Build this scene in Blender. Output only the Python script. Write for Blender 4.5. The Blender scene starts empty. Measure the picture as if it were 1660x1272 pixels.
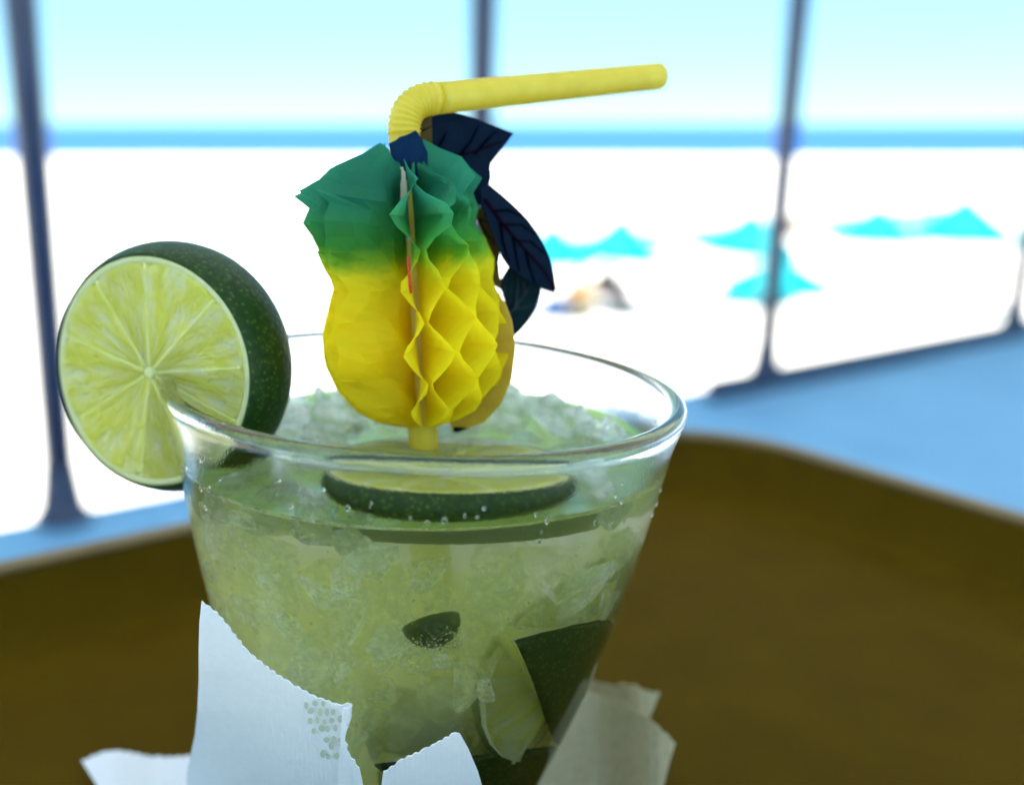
import bpy, bmesh, math, random
from mathutils import Vector, Matrix
R = math.radians
rnd = random.Random(7)
sc = bpy.context.scene
col = sc.collection

# ------------------------------------------------------------------ camera
PITCH, FPX, CX, CY = R(14.5), 1686.0, 636.0, 636.0
CAM = Vector((0, 0, 0.9))
cd = bpy.data.cameras.new('camera')
cam = bpy.data.objects.new('camera', cd); col.objects.link(cam)
cam.location = CAM; cam.rotation_euler = (R(90) - PITCH, 0, 0)
cd.sensor_width = 36; cd.lens = 36 * FPX / 1660
cd.shift_x = (830 - CX) / 1660
cd.clip_start = 0.01; cd.clip_end = 60000
cd.dof.use_dof = True; cd.dof.focus_distance = 0.153; cd.dof.aperture_fstop = 9.0
sc.camera = cam

# ------------------------------------------------------------------ sky, sun, exposure
SUN_EL, SUN_AZ = R(66), R(205)        # azimuth: compass-like, from +Y clockwise; sun high, behind and to the left
w = bpy.data.worlds.new('World'); sc.world = w; w.use_nodes = True
nt = w.node_tree; bg = nt.nodes['Background']
sky = nt.nodes.new('ShaderNodeTexSky'); sky.sky_type = 'NISHITA'; sky.sun_disc = False
sky.sun_elevation = SUN_EL; sky.sun_rotation = SUN_AZ
sky.air_density = 0.55; sky.dust_density = 0.0; sky.ozone_density = 3.0
hs = nt.nodes.new('ShaderNodeMix'); hs.data_type = 'RGBA'; hs.blend_type = 'MULTIPLY'; hs.inputs[0].default_value = 1
hs.inputs[7].default_value = (0.62, 0.95, 1.0, 1)
nt.links.new(sky.outputs[0], hs.inputs[6]); 
hz = nt.nodes.new('ShaderNodeMix'); hz.data_type = 'RGBA'; hz.inputs[0].default_value = 0.7      # bright, evenly hazy tropical sky
hz.inputs[7].default_value = (1.22, 2.4, 2.8, 1)
nt.links.new(hs.outputs[2], hz.inputs[6]); nt.links.new(hz.outputs[2], bg.inputs[0])
bg.inputs[1].default_value = 0.05
sd = bpy.data.lights.new('sun', 'SUN'); sd.energy = 3.3; sd.angle = R(0.53); sd.color = (1, 0.96, 0.9)
sun = bpy.data.objects.new('sun', sd); col.objects.link(sun)
sdir = Vector((math.sin(SUN_AZ) * math.cos(SUN_EL), math.cos(SUN_AZ) * math.cos(SUN_EL), math.sin(SUN_EL)))
sun.rotation_euler = sdir.to_track_quat('Z', 'Y').to_euler(); sun.location = (0, 0, 6)
vs = sc.view_settings
vs.view_transform = 'Standard'; vs.look = 'None'; vs.gamma = 1; vs.use_curve_mapping = False
vs.exposure = 3.22
sc.render.engine = 'CYCLES'
cy = sc.cycles
cy.use_denoising = True; cy.max_bounces = 32; cy.diffuse_bounces = 14; cy.glossy_bounces = 8
cy.transmission_bounces = 24; cy.volume_bounces = 24; cy.transparent_max_bounces = 24
cy.sample_clamp_indirect = 8; cy.caustics_refractive = True; cy.caustics_reflective = True
cy.blur_glossy = 0.3

# ------------------------------------------------------------------ helpers
FW = Vector((0, math.cos(PITCH), -math.sin(PITCH))); UPV = Vector((0, math.sin(PITCH), math.cos(PITCH)))
def ray(px, py): return Vector(((px - CX) / FPX, 0, 0)) + FW - UPV * ((py - CY) / FPX)
def at_y(px, py, y): r = ray(px, py); return CAM + r * (y / r.y)
def at_z(px, py, z): r = ray(px, py); return CAM + r * ((z - CAM.z) / r.z)

def tag(o, label=None, cat=None, group=None, kind=None):
    if label: o['label'] = label
    if cat: o['category'] = cat
    if group: o['group'] = group
    if kind: o['kind'] = kind
    return o
def empty(name, loc=(0, 0, 0), parent=None):
    o = bpy.data.objects.new(name, None); o.empty_display_size = 0.02
    col.objects.link(o); o.location = loc
    if parent: o.parent = parent
    return o
def obj(name, bm, mat, parent=None, smooth=False, mw=None):
    if isinstance(bm, bmesh.types.BMesh):
        me = bpy.data.meshes.new(name); bm.to_mesh(me); bm.free()
    else: me = bm
    if smooth:
        for p_ in me.polygons: p_.use_smooth = True
    for m in (mat if isinstance(mat, (list, tuple)) else [mat]):
        if len(me.materials) < (len(mat) if isinstance(mat, (list, tuple)) else 1): me.materials.append(m)
    o = bpy.data.objects.new(name, me); col.objects.link(o)
    if parent: o.parent = parent
    if mw is not None: o.matrix_world = mw
    return o
def box(bm, c, s, rot=None):
    M = Matrix.Translation(c) @ (rot.to_4x4() if rot is not None else Matrix()) @ Matrix.Diagonal((s[0], s[1], s[2], 1))
    return bmesh.ops.create_cube(bm, size=1, matrix=M)['verts']
def bevel(bm, w_, seg=2):
    bmesh.ops.bevel(bm, geom=bm.edges[:] + bm.verts[:], offset=w_, segments=seg, affect='EDGES', profile=0.5)
def lathe(prof, seg=64, bm=None, close=False, mat_i=0):
    """prof: list of (r,z); r==0 makes a pole"""
    bm = bm or bmesh.new(); rings = []
    for r_, z_ in prof:
        if r_ < 1e-7: rings.append([bm.verts.new((0, 0, z_))])
        else: rings.append([bm.verts.new((r_ * math.cos(2 * math.pi * k / seg), r_ * math.sin(2 * math.pi * k / seg), z_)) for k in range(seg)])
    join_rings(bm, rings, mat_i, close)
    return bm
def join_rings(bm, rings, mat_i=0, close=False):
    pairs = list(zip(rings[:-1], rings[1:]))
    if close: pairs.append((rings[-1], rings[0]))
    for a, b in pairs:
        n = max(len(a), len(b))
        for k in range(n):
            k2 = (k + 1) % n
            if len(a) == 1 and len(b) == 1: continue
            if len(a) == 1: f = bm.faces.new((a[0], b[k2], b[k]))
            elif len(b) == 1: f = bm.faces.new((a[k], a[k2], b[0]))
            else: f = bm.faces.new((a[k], a[k2], b[k2], b[k]))
            f.material_index = mat_i
def frames(path):
    fr = []; nrm = None
    for i, p_ in enumerate(path):
        t = (path[min(i + 1, len(path) - 1)] - path[max(i - 1, 0)]).normalized()
        if nrm is None:
            nrm = t.orthogonal().normalized()
        nrm = (nrm - t * nrm.dot(t)).normalized()
        fr.append((p_, nrm, t.cross(nrm)))
    return fr
def pipe(path, radii, seg=24, wall=None, bm=None):
    """a tube along a path; wall = hollow tube wall thickness"""
    bm = bm or bmesh.new(); fr = frames(path)
    def ring(i, dr):
        p_, a, b = fr[i]; r_ = radii[i] - dr
        return [bm.verts.new(p_ + a * (r_ * math.cos(2 * math.pi * k / seg)) + b * (r_ * math.sin(2 * math.pi * k / seg))) for k in range(seg)]
    rings = [ring(i, 0) for i in range(len(path))]
    if wall:
        rings += [ring(i, wall) for i in reversed(range(len(path)))]
        join_rings(bm, rings, close=True)
    else:
        join_rings(bm, rings)
        bm.faces.new(list(reversed(rings[0]))); bm.faces.new(rings[-1])
    bmesh.ops.recalc_face_normals(bm, faces=bm.faces[:])
    return bm
def px_sheet(poly, depth, thick=0.0004, step=14):
    """a thin card cut to a photographed outline: the outline is set at its own real depth (depth(px,py) -> 3-D point), given thickness"""
    bm = bmesh.new()
    bm.faces.new([bm.verts.new((x, y, 0)) for x, y in poly])
    xs = [q[0] for q in poly]; ys = [q[1] for q in poly]
    for ax, lo, hi in ((0, min(xs), max(xs)), (1, min(ys), max(ys))):
        v = lo + step
        while v < hi:
            co = (v, 0, 0) if ax == 0 else (0, v, 0); no = (1, 0, 0) if ax == 0 else (0, 1, 0)
            bmesh.ops.bisect_plane(bm, geom=bm.verts[:] + bm.edges[:] + bm.faces[:], plane_co=co, plane_no=no)
            v += step
    for v in bm.verts: v.co = depth(v.co.x, v.co.y)
    bmesh.ops.triangulate(bm, faces=[f for f in bm.faces if len(f.verts) > 4])
    bm.normal_update()
    # make the faces look at the camera, then thicken backwards
    for f in bm.faces:
        if f.normal.dot(CAM - f.calc_center_median()) < 0: f.normal_flip()
    bmesh.ops.solidify(bm, geom=bm.faces[:], thickness=thick)
    bmesh.ops.recalc_face_normals(bm, faces=bm.faces[:])
    return bm
def serrate(a, b, n, amp, rr, sag=0.0):
    """zig-zag cut edge between two pixel points"""
    out = []; dx, dy = b[0] - a[0], b[1] - a[1]; L = math.hypot(dx, dy); nx, ny = -dy / L, dx / L
    for i in range(n + 1):
        t = i / n; s = (amp if i % 2 else -amp) * rr.uniform(0.5, 1.2) + sag * 4 * t * (1 - t)
        out.append((a[0] + dx * t + nx * s, a[1] + dy * t + ny * s))
    return out

# ------------------------------------------------------------------ materials
def mat(name):
    m = bpy.data.materials.new(name); m.use_nodes = True
    return m, m.node_tree.nodes, m.node_tree.links, m.node_tree.nodes['Principled BSDF'], m.node_tree.nodes['Material Output']
def noise(n, l, scale, detail=4, coord='Object', rough=0.55, vec=None):
    t = n.new('ShaderNodeTexNoise'); t.inputs['Scale'].default_value = scale; t.inputs['Detail'].default_value = detail; t.inputs['Roughness'].default_value = rough
    if vec is None:
        tc = n.new('ShaderNodeTexCoord'); vec = tc.outputs[coord]
    l.new(vec, t.inputs['Vector']); return t
def ramp(n, l, src, stops):
    r_ = n.new('ShaderNodeValToRGB'); e = r_.color_ramp.elements
    while len(e) < len(stops): e.new(0.5)
    for k, (pos, c) in enumerate(stops): e[k].position = pos; e[k].color = (*c, 1)
    l.new(src, r_.inputs[0]); return r_
def bump(n, l, src, strength, dist, target):
    b = n.new('ShaderNodeBump'); b.inputs['Strength'].default_value = strength; b.inputs['Distance'].default_value = dist
    l.new(src, b.inputs['Height']); l.new(b.outputs[0], target); return b
def simple(name, c, rough=0.5, c2=None, scale=20, bmp=0, bdist=0.001, metal=0, coord='Object', spec=0.5):
    m, n, l, p_, o = mat(name); p_.inputs['Specular IOR Level'].default_value = spec
    p_.inputs['Roughness'].default_value = rough; p_.inputs['Metallic'].default_value = metal
    t = noise(n, l, scale, 5, coord)
    c2 = c2 or tuple(v * 0.8 for v in c)
    r_ = ramp(n, l, t.outputs[0], [(0.3, c2), (0.7, c)]); l.new(r_.outputs[0], p_.inputs['Base Color'])
    if bmp: bump(n, l, t.outputs[0], bmp, bdist, p_.inputs['Normal'])
    return m
def paper(name, c, trans, rough=0.7, c2=None, scale=400, bmp=0.15, bdist=0.0003, grad=None, spec=0.3):
    """thin sheet: part of the light goes through"""
    m, n, l, p_, o = mat(name)
    p_.inputs['Roughness'].default_value = rough; p_.inputs['Specular IOR Level'].default_value = spec
    t = noise(n, l, scale, 4)
    if grad:
        tc = n.new('ShaderNodeTexCoord'); sp = n.new('ShaderNodeSeparateXYZ'); l.new(tc.outputs['Object'], sp.inputs[0])
        t2 = noise(n, l, 260, 3)
        ma = n.new('ShaderNodeMath'); ma.operation = 'MULTIPLY_ADD'; ma.inputs[1].default_value = 0.004; l.new(t2.outputs[0], ma.inputs[0]); l.new(sp.outputs[2], ma.inputs[2])
        mr = n.new('ShaderNodeMapRange'); mr.inputs[1].default_value = grad[0]; mr.inputs[2].default_value = grad[1]; l.new(ma.outputs[0], mr.inputs[0])
        r_ = ramp(n, l, mr.outputs[0], grad[2])
    else:
        r_ = ramp(n, l, t.outputs[0], [(0.3, c2 or tuple(v * 0.88 for v in c)), (0.7, c)])
    l.new(r_.outputs[0], p_.inputs['Base Color'])
    b = bump(n, l, t.outputs[0], bmp, bdist, p_.inputs['Normal'])
    tr = n.new('ShaderNodeBsdfTranslucent'); l.new(r_.outputs[0], tr.inputs[0]); l.new(b.outputs[0], tr.inputs['Normal'])
    mx = n.new('ShaderNodeMixShader'); mx.inputs[0].default_value = trans
    l.new(p_.outputs[0], mx.inputs[1]); l.new(tr.outputs[0], mx.inputs[2]); l.new(mx.outputs[0], o.inputs[0])
    return m
def glassmat(name, ior, c=(1, 1, 1), rough=0.0, bscale=0, bstr=0, bdist=0.0002, vol=None):
    m, n, l, p_, o = mat(name)
    p_.inputs['Base Color'].default_value = (*c, 1); p_.inputs['Transmission Weight'].default_value = 1
    p_.inputs['Roughness'].default_value = rough; p_.inputs['IOR'].default_value = ior
    if bscale:
        t = noise(n, l, bscale, 3); bump(n, l, t.outputs[0], bstr, bdist, p_.inputs['Normal'])
    if vol:
        v = n.new('ShaderNodeVolumePrincipled'); v.inputs['Color'].default_value = (*vol[0], 1); v.inputs['Density'].default_value = vol[1]
        v.inputs['Anisotropy'].default_value = vol[2]
        if len(vol) > 3: v.inputs['Absorption Color'].default_value = (*vol[3], 1)
        l.new(v.outputs[0], o.inputs['Volume'])
    return m

M = {}
M['glass'] = glassmat('clear_glass', 1.5, (0.985, 0.995, 0.985), 0.0)
M['wet_glass'] = glassmat('misted_glass', 1.5, (0.985, 0.995, 0.985), 0.02, 2200, 0.22, 0.00008)
VOL = ((0.986, 0.997, 0.50), 66, 0.5, (0.74, 0.82, 0.15))
M['drink_side'] = glassmat('drink_against_glass', 1.33 / 1.5, (1, 1, 1), 0.0, vol=VOL)
M['drink_top'] = glassmat('drink_surface', 1.33, (1, 1, 1), 0.0, 350, 0.25, 0.001, vol=VOL)
M['bubble'] = glassmat('air_bubble', 1 / 1.33)
M['droplet'] = glassmat('water_droplet', 1.33)
# ice: clear ice with frosty cloud inside
m, n, l, p_, o = mat('ice')
p_.inputs['Base Color'].default_value = (1, 1, 1, 1); p_.inputs['Transmission Weight'].default_value = 1
p_.inputs['Roughness'].default_value = 0.03; p_.inputs['IOR'].default_value = 1.31
t = noise(n, l, 2.2, 4); bump(n, l, t.outputs[0], 0.7, 0.25, p_.inputs['Normal'])
t2 = noise(n, l, 1.3, 5); r_ = ramp(n, l, t2.outputs[0], [(0.35, (0.06,) * 3), (0.7, (0.55,) * 3)])
tr = n.new('ShaderNodeBsdfTranslucent'); tr.inputs[0].default_value = (0.93, 0.96, 0.95, 1)
mx = n.new('ShaderNodeMixShader'); l.new(r_.outputs[0], mx.inputs[0]); l.new(p_.outputs[0], mx.inputs[1]); l.new(tr.outputs[0], mx.inputs[2]); l.new(mx.outputs[0], o.inputs[0])
M['ice'] = m
m, n, l, p_, o = mat('sunk_ice')
t2 = noise(n, l, 1.6, 6, rough=0.65); r_ = ramp(n, l, t2.outputs[0], [(0.42, (0.0,) * 3), (0.70, (0.75,) * 3)])
tr = n.new('ShaderNodeBsdfTranslucent'); tr.inputs[0].default_value = (0.92, 0.97, 0.9, 1)
tp = n.new('ShaderNodeBsdfTransparent')
mx = n.new('ShaderNodeMixShader'); l.new(r_.outputs[0], mx.inputs[0]); l.new(tp.outputs[0], mx.inputs[1]); l.new(tr.outputs[0], mx.inputs[2]); l.new(mx.outputs[0], o.inputs[0])
M['sunk_ice'] = m
m, n, l, p_, o = mat('frosted_ice')
t2 = noise(n, l, 2.2, 6, rough=0.65); r_ = ramp(n, l, t2.outputs[0], [(0.36, (0.05,) * 3), (0.62, (0.9,) * 3)])
tr = n.new('ShaderNodeBsdfTranslucent'); tr.inputs[0].default_value = (0.97, 0.99, 0.96, 1)
tp = n.new('ShaderNodeBsdfTransparent')
mx = n.new('ShaderNodeMixShader'); l.new(r_.outputs[0], mx.inputs[0]); l.new(tp.outputs[0], mx.inputs[1]); l.new(tr.outputs[0], mx.inputs[2]); l.new(mx.outputs[0], o.inputs[0])
M['frosted_ice'] = m
# lime
m, n, l, p_, o = mat('lime_rind')
vo = n.new('ShaderNodeTexVoronoi'); vo.inputs['Scale'].default_value = 1100
tc = n.new('ShaderNodeTexCoord'); l.new(tc.outputs['Object'], vo.inputs['Vector'])
r_ = ramp(n, l, vo.outputs['Distance'], [(0.0, (0.09, 0.16, 0.015)), (0.3, (0.014, 0.040, 0.005)), (1, (0.006, 0.022, 0.003))])
l.new(r_.outputs[0], p_.inputs['Base Color']); p_.inputs['Roughness'].default_value = 0.42
bump(n, l, vo.outputs['Distance'], 0.35, 0.0003, p_.inputs['Normal'])
p_.inputs['Specular IOR Level'].default_value = 0.16
M['rind'] = m
m = paper('lime_pith', (0.90, 0.90, 0.56), 0.5, 0.5, (0.80, 0.82, 0.40), 500, 0.1, spec=0.15)
M['pith'] = m
m = paper('lime_membrane', (0.97, 0.97, 0.72), 0.6, 0.5, (0.93, 0.93, 0.60), 900, 0.1, spec=0.15)
M['membrane'] = m
def fleshmat(name, c1, c2, c3, sss):
    m, n, l, p_, o = mat(name)
    tc = n.new('ShaderNodeTexCoord'); sp = n.new('ShaderNodeSeparateXYZ'); l.new(tc.outputs['Object'], sp.inputs[0])
    an = n.new('ShaderNodeMath'); an.operation = 'ARCTAN2'; l.new(sp.outputs[1], an.inputs[0]); l.new(sp.outputs[0], an.inputs[1])
    ln = n.new('ShaderNodeVectorMath'); ln.operation = 'LENGTH'
    cb = n.new('ShaderNodeCombineXYZ'); l.new(sp.outputs[0], cb.inputs[0]); l.new(sp.outputs[1], cb.inputs[1]); l.new(cb.outputs[0], ln.inputs[0])
    a2 = n.new('ShaderNodeMath'); a2.operation = 'MULTIPLY'; a2.inputs[1].default_value = 5.6; l.new(an.outputs[0], a2.inputs[0])
    r2 = n.new('ShaderNodeMath'); r2.operation = 'MULTIPLY'; r2.inputs[1].default_value = 165; l.new(ln.outputs['Value'], r2.inputs[0])
    z2 = n.new('ShaderNodeMath'); z2.operation = 'MULTIPLY'; z2.inputs[1].default_value = 120; l.new(sp.outputs[2], z2.inputs[0])
    c_ = n.new('ShaderNodeCombineXYZ'); l.new(a2.outputs[0], c_.inputs[0]); l.new(r2.outputs[0], c_.inputs[1]); l.new(z2.outputs[0], c_.inputs[2])
    dn = noise(n, l, 2.0, 3, vec=c_.outputs[0])
    ad = n.new('ShaderNodeVectorMath'); ad.operation = 'MULTIPLY_ADD'; ad.inputs[1].default_value = (1.1, 1.1, 1.1)
    l.new(dn.outputs['Color'], ad.inputs[0]); l.new(c_.outputs[0], ad.inputs[2])
    vo = n.new('ShaderNodeTexVoronoi'); vo.inputs['Scale'].default_value = 1.0; l.new(ad.outputs[0], vo.inputs['Vector'])
    r_ = ramp(n, l, vo.outputs['Distance'], [(0.06, c1), (0.36, c2), (0.7, c3)])
    oi = n.new('ShaderNodeObjectInfo'); mr = n.new('ShaderNodeMapRange'); mr.inputs[3].default_value = 0.92; mr.inputs[4].default_value = 1.0; l.new(oi.outputs['Random'], mr.inputs[0])
    big = noise(n, l, 130, 3); mr2 = n.new('ShaderNodeMapRange'); mr2.inputs[1].default_value = 0.3; mr2.inputs[2].default_value = 0.7; mr2.inputs[3].default_value = 0.92; mr2.inputs[4].default_value = 1.0; l.new(big.outputs[0], mr2.inputs[0])
    mm = n.new('ShaderNodeMath'); mm.operation = 'MULTIPLY'; l.new(mr.outputs[0], mm.inputs[0]); l.new(mr2.outputs[0], mm.inputs[1])
    vm = n.new('ShaderNodeVectorMath'); vm.operation = 'SCALE'; l.new(r_.outputs[0], vm.inputs[0]); l.new(mm.outputs[0], vm.inputs['Scale']); r_ = vm
    l.new(r_.outputs[0], p_.inputs['Base Color']); p_.inputs['Roughness'].default_value = 0.28; p_.inputs['Specular IOR Level'].default_value = 0.18
    b = bump(n, l, vo.outputs['Distance'], 0.8, 0.0014, p_.inputs['Normal'])
    tr = n.new('ShaderNodeBsdfTranslucent'); l.new(r_.outputs[0], tr.inputs[0]); l.new(b.outputs[0], tr.inputs['Normal'])
    mx = n.new('ShaderNodeMixShader'); mx.inputs[0].default_value = sss
    l.new(p_.outputs[0], mx.inputs[1]); l.new(tr.outputs[0], mx.inputs[2]); l.new(mx.outputs[0], o.inputs[0])
    return m
M['flesh'] = fleshmat('lime_flesh', (1.0, 1.0, 0.90), (0.98, 0.98, 0.50), (0.92, 0.92, 0.24), 0.76)
M['straw'] = paper('straw_yellow', (0.90, 0.80, 0.13), 0.62, 0.35, (0.84, 0.72, 0.08), 300, 0.05, spec=0.5)
M['tissue'] = paper('honeycomb_tissue', (0.9, 0.7, 0.03), 0.68, 0.8, scale=900, bmp=0.1,
    grad=(0.027, 0.041, [(0.0, (0.90, 0.75, 0.012)), (0.18, (0.84, 0.75, 0.02)), (0.34, (0.30, 0.52, 0.03)), (0.52, (0.08, 0.38, 0.06)), (1.0, (0.035, 0.27, 0.15))]))
M['card'] = paper('printed_card', (0.55, 0.36, 0.02), 0.25, 0.6, (0.45, 0.27, 0.015), 300, 0.1)
M['cream'] = paper('cream_paper', (0.85, 0.8, 0.55), 0.3)
M['red'] = paper('red_print', (0.75, 0.07, 0.03), 0.3)
M['green'] = paper('green_print', (0.12, 0.42, 0.1), 0.3)
M['navy'] = paper('navy_card', (0.003, 0.010, 0.024), 0.02, 0.8, (0.002, 0.007, 0.018), 500, 0.15, spec=0.06)
M['teal'] = paper('dark_teal_card', (0.003, 0.014, 0.017), 0.02, 0.8, (0.002, 0.010, 0.014), 500, 0.15, spec=0.06)
M['collar'] = paper('blue_card', (0.003, 0.020, 0.055), 0.03, 0.8, (0.003, 0.016, 0.045), 500, 0.15, spec=0.06)
M['kraft'] = paper('brown_card', (0.10, 0.06, 0.016), 0.1, 0.7, (0.07, 0.042, 0.01), 500, 0.15, spec=0.06)
M['vein_dark'] = paper('dark_ink', (0.0008, 0.0012, 0.003), 0.0, spec=0.0)
M['vein_pale'] = paper('pale_ink', (0.022, 0.030, 0.036), 0.0, spec=0.05)
M['vein_plum'] = paper('plum_ink', (0.009, 0.001, 0.005), 0.0, spec=0.0)
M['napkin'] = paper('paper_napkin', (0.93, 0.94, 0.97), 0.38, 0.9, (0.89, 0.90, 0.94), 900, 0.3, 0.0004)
n, l = M['napkin'].node_tree.nodes, M['napkin'].node_tree.links
wv = n.new('ShaderNodeTexWave'); wv.inputs['Scale'].default_value = 420; wv.inputs['Distortion'].default_value = 1.5; wv.inputs['Detail'].default_value = 2
tc = n.new('ShaderNodeTexCoord'); l.new(tc.outputs['Object'], wv.inputs['Vector'])
b0 = [x for x in n if x.type == 'BUMP'][0]; b1 = n.new('ShaderNodeBump'); b1.inputs['Strength'].default_value = 0.14; b1.inputs['Distance'].default_value = 0.0002
l.new(wv.outputs['Fac'], b1.inputs['Height']); l.new(b1.outputs[0], b0.inputs['Normal'])
M['shade_tint'] = paper('shade_tinted_napkin', (0.66, 0.58, 0.38), 0.45, 0.8, (0.56, 0.48, 0.30), 700, 0.3, 0.0004)  # shade beside the glass is put into this beige paper colour
M['spots'] = paper('damp_napkin_spots', (0.62, 0.68, 0.54), 0.5, 0.6)
M['tray'] = simple('brown_tray', (0.072, 0.041, 0.001), 0.7, (0.060, 0.033, 0.0008), 60, 0.06, 0.0006, spec=0.03)
M['tray_rim'] = simple('worn_tray_rim', (0.20, 0.13, 0.045), 0.5, (0.15, 0.09, 0.03), 60, 0.05, 0.0006)
M['table'] = simple('white_table', (0.7, 0.7, 0.68), 0.4)
M['deck'] = simple('blue_deck_tile', (0.17, 0.36, 0.56), 0.5, (0.13, 0.29, 0.48), 3, 0.05, 0.002)
M['post'] = simple('navy_post', (0.016, 0.03, 0.075), 0.4, (0.012, 0.02, 0.055), 12)
M['roof'] = simple('bounce_white_roof_boards', (0.8, 0.79, 0.76), 0.7, (0.74, 0.73, 0.7), scale=4)  # white chosen to bounce sand light down onto the table
M['concrete'] = simple('promenade_concrete', (0.5, 0.47, 0.42), 0.8, scale=2)
M['canopy'] = paper('turquoise_canopy', (0.004, 0.40, 0.47), 0.35, 0.7, (0.003, 0.35, 0.42), 10, 0.1)
M['pole'] = simple('umbrella_pole', (0.6, 0.6, 0.58), 0.4)
M['wall'] = simple('beige_wall', (0.14, 0.11, 0.08), 0.8, (0.10, 0.08, 0.055), 2)
M['fabric_blue'] = simple('blue_fabric', (0.02, 0.07, 0.2), 0.8)
M['fabric_grey'] = simple('grey_fabric', (0.12, 0.10, 0.12), 0.8)
M['fabric_red'] = simple('coral_fabric', (0.5, 0.1, 0.07), 0.8)
M['fabric_tan'] = simple('ochre_fabric', (0.26, 0.17, 0.05), 0.8)
M['skin'] = simple('skin', (0.42, 0.24, 0.16), 0.5, (0.38, 0.21, 0.14))
M['hair'] = simple('dark_hair', (0.03, 0.02, 0.015), 0.5)
m, n, l, p_, o = mat('sand')
t = noise(n, l, 0.35, 8); r_ = ramp(n, l, t.outputs[0], [(0.25, (0.42, 0.40, 0.37)), (0.75, (0.51, 0.49, 0.46))]); l.new(r_.outputs[0], p_.inputs['Base Color'])
p_.inputs['Roughness'].default_value = 0.95; t2 = noise(n, l, 1.5, 6); bump(n, l, t2.outputs[0], 0.4, 0.08, p_.inputs['Normal'])
M['sand'] = m
m, n, l, p_, o = mat('sea_water')
p_.inputs['Base Color'].default_value = (0.012, 0.060, 0.19, 1); p_.inputs['Specular IOR Level'].default_value = 0.2; p_.inputs['Roughness'].default_value = 0.4; p_.inputs['IOR'].default_value = 1.33
t = noise(n, l, 0.25, 6); bump(n, l, t.outputs[0], 1.0, 1.2, p_.inputs['Normal'])
M['sea'] = m
M['foam'] = simple('surf_foam', (0.8, 0.82, 0.82), 0.8, scale=0.4)

# ------------------------------------------------------------------ the place: deck, posts, roof, beach, sea
ANG = R(33)
U = Vector((math.cos(ANG), math.sin(ANG), 0)); N = Vector((-math.sin(ANG), math.cos(ANG), 0))
RZ = Matrix.Rotation(ANG, 3, 'Z')
def un(u, n_, z=0): return U * u + N * n_ + Vector((0, 0, z))
EDGE = 2.38
bm = bmesh.new(); box(bm, un(0.5, EDGE - 3.5, -0.15), (14, 7, 0.3), RZ); tag(obj('deck', bm, M['deck']), kind='structure')
bm = bmesh.new(); box(bm, un(0.5, EDGE - 3.55, -1.66), (14, 6.9, 2.72), RZ)
tag(obj('promenade_wall', bm, M['concrete']), 'concrete promenade wall holding up the shaded blue deck above the sand', 'wall')
POSTS = [(0.60, 'dark navy deck post standing beyond the upright lime slice'),
         (1.81, 'dark navy deck post rising behind the yellow straw arm'), (3.13, 'dark navy deck post rising from the middle of the dark kerb rail'),
         (4.85, 'dark navy deck post at the far end of the dark kerb rail')]
for u, lab in POSTS:
    r0 = empty('roof_post', un(u, EDGE - 0.04)); tag(r0, lab, 'post', 'posts along the deck edge')
    obj('shaft', lathe([(0, 0.02), (0.038, 0.02), (0.038, 1.3), (0.038, 2.62), (0, 2.62)], 20), M['post'], r0, True)
    obj('base_flange', lathe([(0, 0.001), (0.068, 0.001), (0.066, 0.02), (0.054, 0.03), (0.044, 0.10), (0.0385, 0.14), (0, 0.14)], 20), M['post'], r0, True)
bm = bmesh.new(); box(bm, un(3.76, EDGE - 0.13, 0.036), (2.06, 0.05, 0.07), RZ); bevel(bm, 0.006)
tag(obj('kerb_rail', bm, M['post']), 'low dark kerb rail along the sunny edge of the blue deck', 'rail')
rf = empty('kiosk_roof', un(0.5, -1.0, 2.62)); tag(rf, 'unseen flat boarded kiosk roof, run back for shading the deck and the table', 'roof')
for k in range(14):  # boards out of view, lengthened backwards to cut light from behind the camera
    bm = bmesh.new(); box(bm, un(-5.5 + k * 0.86 + 0.5 - 0.5, -1.35, 0.03) , (0.84, 5.6, 0.05), RZ)
    b_ = obj('board', bm, M['roof'], rf); b_.location = -Vector(un(0.5, -1.0, 0)) + un(0.6, 1.05 - 0.35 + 0.35, 0)
bm = bmesh.new(); box(bm, Vector((0, 0, 0)), (12, 0.08, 0.1), RZ); b_ = obj('beam', bm, M['roof'], rf); b_.location = un(0.2, EDGE + 1.0 - 0.04, 0.055 - 0.05) - un(0, 0, 0)

# sand sheet: flat beach that slopes down to the water
bm = bmesh.new(); ys = [-60, 0, 20, 60, 90, 115, 136, 150, 200]; zs = [-3, -3, -3, -3, -3.05, -3.25, -3.5, -3.8, -6]
xs = [-900, -300, -100, -30, 0, 30, 100, 300, 900]
g = [[bm.verts.new((x, y, z)) for x in xs] for y, z in zip(ys, zs)]
for i in range(len(ys) - 1):
    for j in range(len(xs) - 1): bm.faces.new((g[i][j], g[i][j + 1], g[i + 1][j + 1], g[i + 1][j]))
tag(obj('beach', bm, M['sand'], smooth=True), kind='structure')
bm = bmesh.new()
g = [[bm.verts.new((x, y, -3.55)) for x in (-30000, -900, 900, 30000)] for y in (122, 260, 800, 4000, 40000)]
for i in range(4):
    for j in range(3): bm.faces.new((g[i][j], g[i][j + 1], g[i + 1][j + 1], g[i + 1][j]))
tag(obj('sea', bm, M['sea']), kind='structure')
bm = bmesh.new(); rr = random.Random(3)
a = [(x * 6.0 - 450, 138 + rr.uniform(-1, 1)) for x in range(151)]
v0 = [bm.verts.new((x, y, -3.53)) for x, y in a]; v1 = [bm.verts.new((x, y + rr.uniform(0.8, 2.2), -3.52)) for x, y in a]
for i in range(150): bm.faces.new((v0[i], v0[i + 1], v1[i + 1], v1[i]))
tag(obj('surf', bm, M['foam']), kind='structure')

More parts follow.
